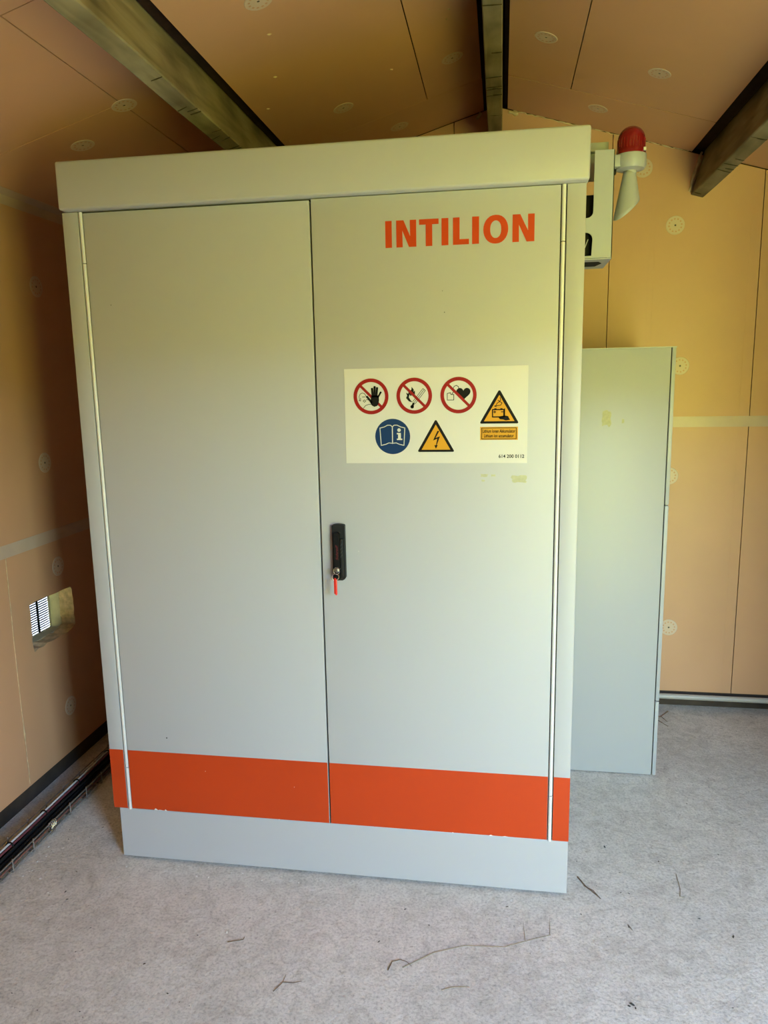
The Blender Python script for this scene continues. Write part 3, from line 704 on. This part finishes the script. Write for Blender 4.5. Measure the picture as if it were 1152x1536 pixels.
# ------------------------------------------------------------------ wire tray and cables along the left wall
TX0, TX1 = -1.003, -.924; TY0, TY1 = -.55, YB-.02
tr = empty('cable_tray', ((TX0+TX1)/2, .35, 0), 'low galvanised wire cable tray on the floor along the left wall', 'cable tray')
for x, z in ((TX0, .036), (TX1, .036), (TX0, .0085), (TX1, .0085), (-.978, .0062), (-.950, .0062)):
    MB().tube([(x, TY0, z), (x, TY1, z)], .0021, 0, 8).build('long_wire', M['wire'], tr)
y = .384 - .0975*9
uw = None
while y < TY1 - .02:
    if uw is None:
        uw = MB().tube([(TX0-.003, 0, .042), (TX0-.003, 0, .0035), (TX0, 0, .0022), (TX1, 0, .0022), (TX1+.003, 0, .0035), (TX1+.003, 0, .044)], .0021, 0, 8).mesh('cross_wire', M['wire'], (0, 0, 0))
    o = bpy.data.objects.new('cross_wire', uw); link(o, tr); o.location = Vector((0, y, 0)) - tr.location
    y += .0975
cl = MB()
for k in range(4):
    yy = .078 + k*.007; cl.tube([(TX1 + .004 + .005*math.cos(a), yy + .004*math.sin(a*2), .024 + .020*math.sin(a)) for a in [2*math.pi*q/14 for q in range(14)]], .0016, 0, 6, True)
cl.build('splice_clip', M['chrome'], tr)
def cable(x, z, r, m, label, wob=.004, seed=0, x1=None, z1=None):
    rnd = random.Random(seed); ph = rnd.uniform(0, 6); n = 44; P = []
    for i in range(n+1):
        t = i/n; yy = TY0-.02 + (TY1 - TY0+.02)*t
        xx = x + ((x1 - x)*t if x1 is not None else 0) + wob*math.sin(ph + 5.2*yy) + wob*.4*math.sin(2*ph + 13*yy)
        zz = z + ((z1 - z)*t if z1 is not None else 0) + .0008*math.sin(ph*3 + 7*yy)
        P.append((xx, yy, zz))
    tag(MB().tube(P, r, 0, 10).build('cable', m, top=True), label, 'cable', 'cables lying in the wire tray')
    return P
wp = cable(-.9775, .0440, .0034, M['cwhite'], 'white cable lying on top along the wall side of the tray', .0020, 1)
cable(-.9685, .0415, .0036, M['cpurple'], 'dark red cable running right beside the white cable in the tray', .0020, 1)
cable(-.9900, .0300, .0055, M['rubber'], 'black cable on the wall side of the tray, left of the white cable', .0005, 3)
cable(-.9770, .0310, .0055, M['rubber'], 'thick black cable directly under the white cable', .0005, 4)
cable(-.9625, .0300, .0055, M['rubber'], 'thick black cable next to the dark red one, in the middle of the tray', .0008, 5)
cable(-.9530, .0380, .0036, M['black2'], 'slim charcoal cable lying loose on top right of the dark red cable', .0030, 6)
cable(-.9490, .0270, .0050, M['rubber'], 'black cable second from the room side of the tray', .0008, 7)
cable(-.9385, .0240, .0050, M['black2'], 'grey-black cable lying against the room side of the tray', .0008, 8)
cable(-.9345, .0135, .0034, M['cbrown'], 'brown-red cable showing low through the room-side wires of the tray', .0008, 9)
cable(-.9880, .0165, .0060, M['rubber'], 'black cable at the tray bottom, wall side', .0005, 10)
cable(-.9700, .0160, .0060, M['rubber'], 'black cable at the tray bottom, in the middle', .0005, 12)
cable(-.9530, .0150, .0055, M['rubber'], 'black cable at the tray bottom, beside the brown-red cable', .0005, 13)
TIES = [(-.21, 'black cable tie around the white cable, nearest the left picture edge'), (-.045, 'black cable tie around the white cable, second from the left picture edge'),
        (.125, 'black cable tie around the white cable near the shiny splice clip'), (.315, 'black cable tie around the white cable, second nearest the cabinet'),
        (.52, 'black cable tie around the white cable, nearest the cabinet')]
for yy, lab in TIES:
    i = min(range(len(wp)), key=lambda k: abs(wp[k][1]-yy)); c = wp[i]
    t = MB().tube([(c[0]+.004 + .0115*math.cos(2*math.pi*k/16), yy + .003*math.sin(2*math.pi*k/16), c[2]-.003 + .0095*math.sin(2*math.pi*k/16)) for k in range(16)], .0024, 0, 6, True)
    tag(t.build('cable_tie', M['black'], top=True), lab, 'cable tie', 'cable ties on the tray cables')

# conduit along the foot of the back wall
tag(MB().tube([(.25, 1.252, .0535), (1.93, 1.252, .0505)], .0115, 0, 16).build('conduit_pipe', M['conduit'], top=True), 'pale grey conduit pipe along the foot of the back wall', 'pipe')

# ------------------------------------------------------------------ litter on the floor
def twig(name, pts, r, m, label, branches=()):
    b = MB()
    def path(q):
        out = []
        for i in range(len(q)-1):
            for k in range(3):
                t = k/3; out.append((q[i][0] + (q[i+1][0]-q[i][0])*t, q[i][1] + (q[i+1][1]-q[i][1])*t, (q[i][2] if len(q[i]) > 2 else r*.9) + random.uniform(0, r*.5)))
        out.append((q[-1][0], q[-1][1], q[-1][2] if len(q[-1]) > 2 else r*.9)); return out
    P = path(pts); b.tube(P, [r*(1 - .5*i/len(P)) for i in range(len(P))], 0, 6)
    for br in branches: Q = path(br); b.tube(Q, [r*.7*(1 - .5*i/len(Q)) for i in range(len(Q))], 0, 5)
    return tag(b.build(name, m, top=True), label, 'twig', 'dry twigs and straws on the floor')
twig('straw', [(.242, -.302), (.31, -.246), (.385, -.212), (.483, -.203), (.537, -.176), (.598, -.147)], .0011, M['straw'], 'long thin bent straw on the floor in front of the plinth', [((.534, -.176), (.531, -.114, .006)), ((.596, -.148), (.599, -.092, .006))])
twig('twig', [(.686, .088), (.704, .051), (.716, .036), (.739, .005)], .0020, M['twig'], 'short brown twig on the floor right of the plinth corner', [((.700, .052), (.722, .036), (.735, .012))])
twig('twig', [(.208, -.315), (.214, -.287), (.232, -.278), (.250, -.283), (.262, -.295)], .0013, M['twig'], 'small curled brown twig at the left end of the long straw')
twig('straw', [(.339, -.356), (.365, -.343), (.402, -.338)], .0011, M['straw'], 'short straight straw below the long bent straw')
twig('twig', [(-.206, -.28), (-.169, -.266), (-.169, -.257)], .0013, M['twig'], 'small dark hooked twig left of centre near the bottom edge')
twig('twig', [(-.045, -.412), (-.031, -.383), (-.006, -.382), (.012, -.375)], .0011, M['twig'], 'small forked dark twig at the bottom centre of the floor', [((-.031, -.383), (-.030, -.36))])
twig('twig', [(1.163, 1.209), (1.12, 1.154), (1.106, 1.164)], .0022, M['twig'], 'bent dark twig on the floor beside the low cabinet, nearest the back wall', [((1.125, 1.158), (1.140, 1.11))])
twig('straw', [(1.106, 1.12), (1.134, 1.071)], .0016, M['twig'], 'straight dark straw beside the low cabinet, below the bent twig')
twig('twig', [(.961, .136), (.958, .07), (.951, .043)], .0012, M['straw'], 'thin pale twig out on the floor right of the cabinet corner', [((.951, .043), (.964, .040)),])
twig('twig', [(1.50, .86), (1.53, .90), (1.56, .905)], .0018, M['twig'], 'short dark twig on the floor at the far right')
twig('straw', [(.795, -.085), (.803, -.103)], .0013, M['twig'], 'tiny dark straw on the floor below the right end of the plinth')
def crumbs(name, spots, m, label, cat):
    b = MB(); rnd = random.Random(len(spots))
    for x, y, s in spots:
        a = rnd.uniform(0, 3.14); l, w, h = s*rnd.uniform(.8, 2.2), s*rnd.uniform(.5, .9), s*rnd.uniform(.35, .7)
        ca, sa = math.cos(a), math.sin(a)
        R2 = [(-l, -w*.4, 0), (l*.6, -w, 0), (l, w*.3, 0), (-l*.5, w, 0)]
        V = [(x + u*ca - v*sa, y + u*sa + v*ca, 0) for u, v, _ in R2] + [(x + .5*(u*ca - v*sa), y + .5*(u*sa + v*ca), h) for u, v, _ in R2]
        b.add(V, [(0,3,2,1), (4,5,6,7), (0,1,5,4), (1,2,6,5), (2,3,7,6), (3,0,4,7)], 0)
    return tag(b.build(name, m), label, cat, kind='stuff')
rnd = random.Random(42); sp1 = []
def blocked(x, y): return (-.70 < x < .67 and -.0 < y < .66) or (.38 < x < 1.03 and .64 < y < 1.2) or x < -.92 or y > 1.24 or x > 1.9
while len(sp1) < 230:
    x, y = rnd.uniform(-.95, 1.7), rnd.uniform(-.62, 1.24)
    if not blocked(x, y): sp1.append((x, y, rnd.choice([.0008, .001, .0012, .0016, .0022])))
sp1 += [(.764, -.337, .0045), (.757, -.342, .004), (.770, -.346, .003), (1.048, -.091, .004), (.78, .24, .004)]
crumbs('floor_crumbs', sp1, M['crumb'], 'scattered small dark crumbs of dirt on the concrete floor', 'dirt')
sp2 = []
while len(sp2) < 46:
    x = -.905 + abs(rnd.gauss(0, .07)); y = rnd.uniform(-.3, .25)
    if not blocked(x, y): sp2.append((x, y, rnd.choice([.0012, .0016, .0022])))
sp2 += [(-.60 + i*.05 + rnd.uniform(-.015, .015), -.012 - rnd.uniform(0, .04), rnd.choice([.0012, .002, .0026])) for i in range(12)]
sp2 += [(-.22, -.247, .0045), (.60, -.42, .003)]
crumbs('white_chips', sp2, M['chip'], 'scattered tiny white paint and foam chips on the floor', 'debris')
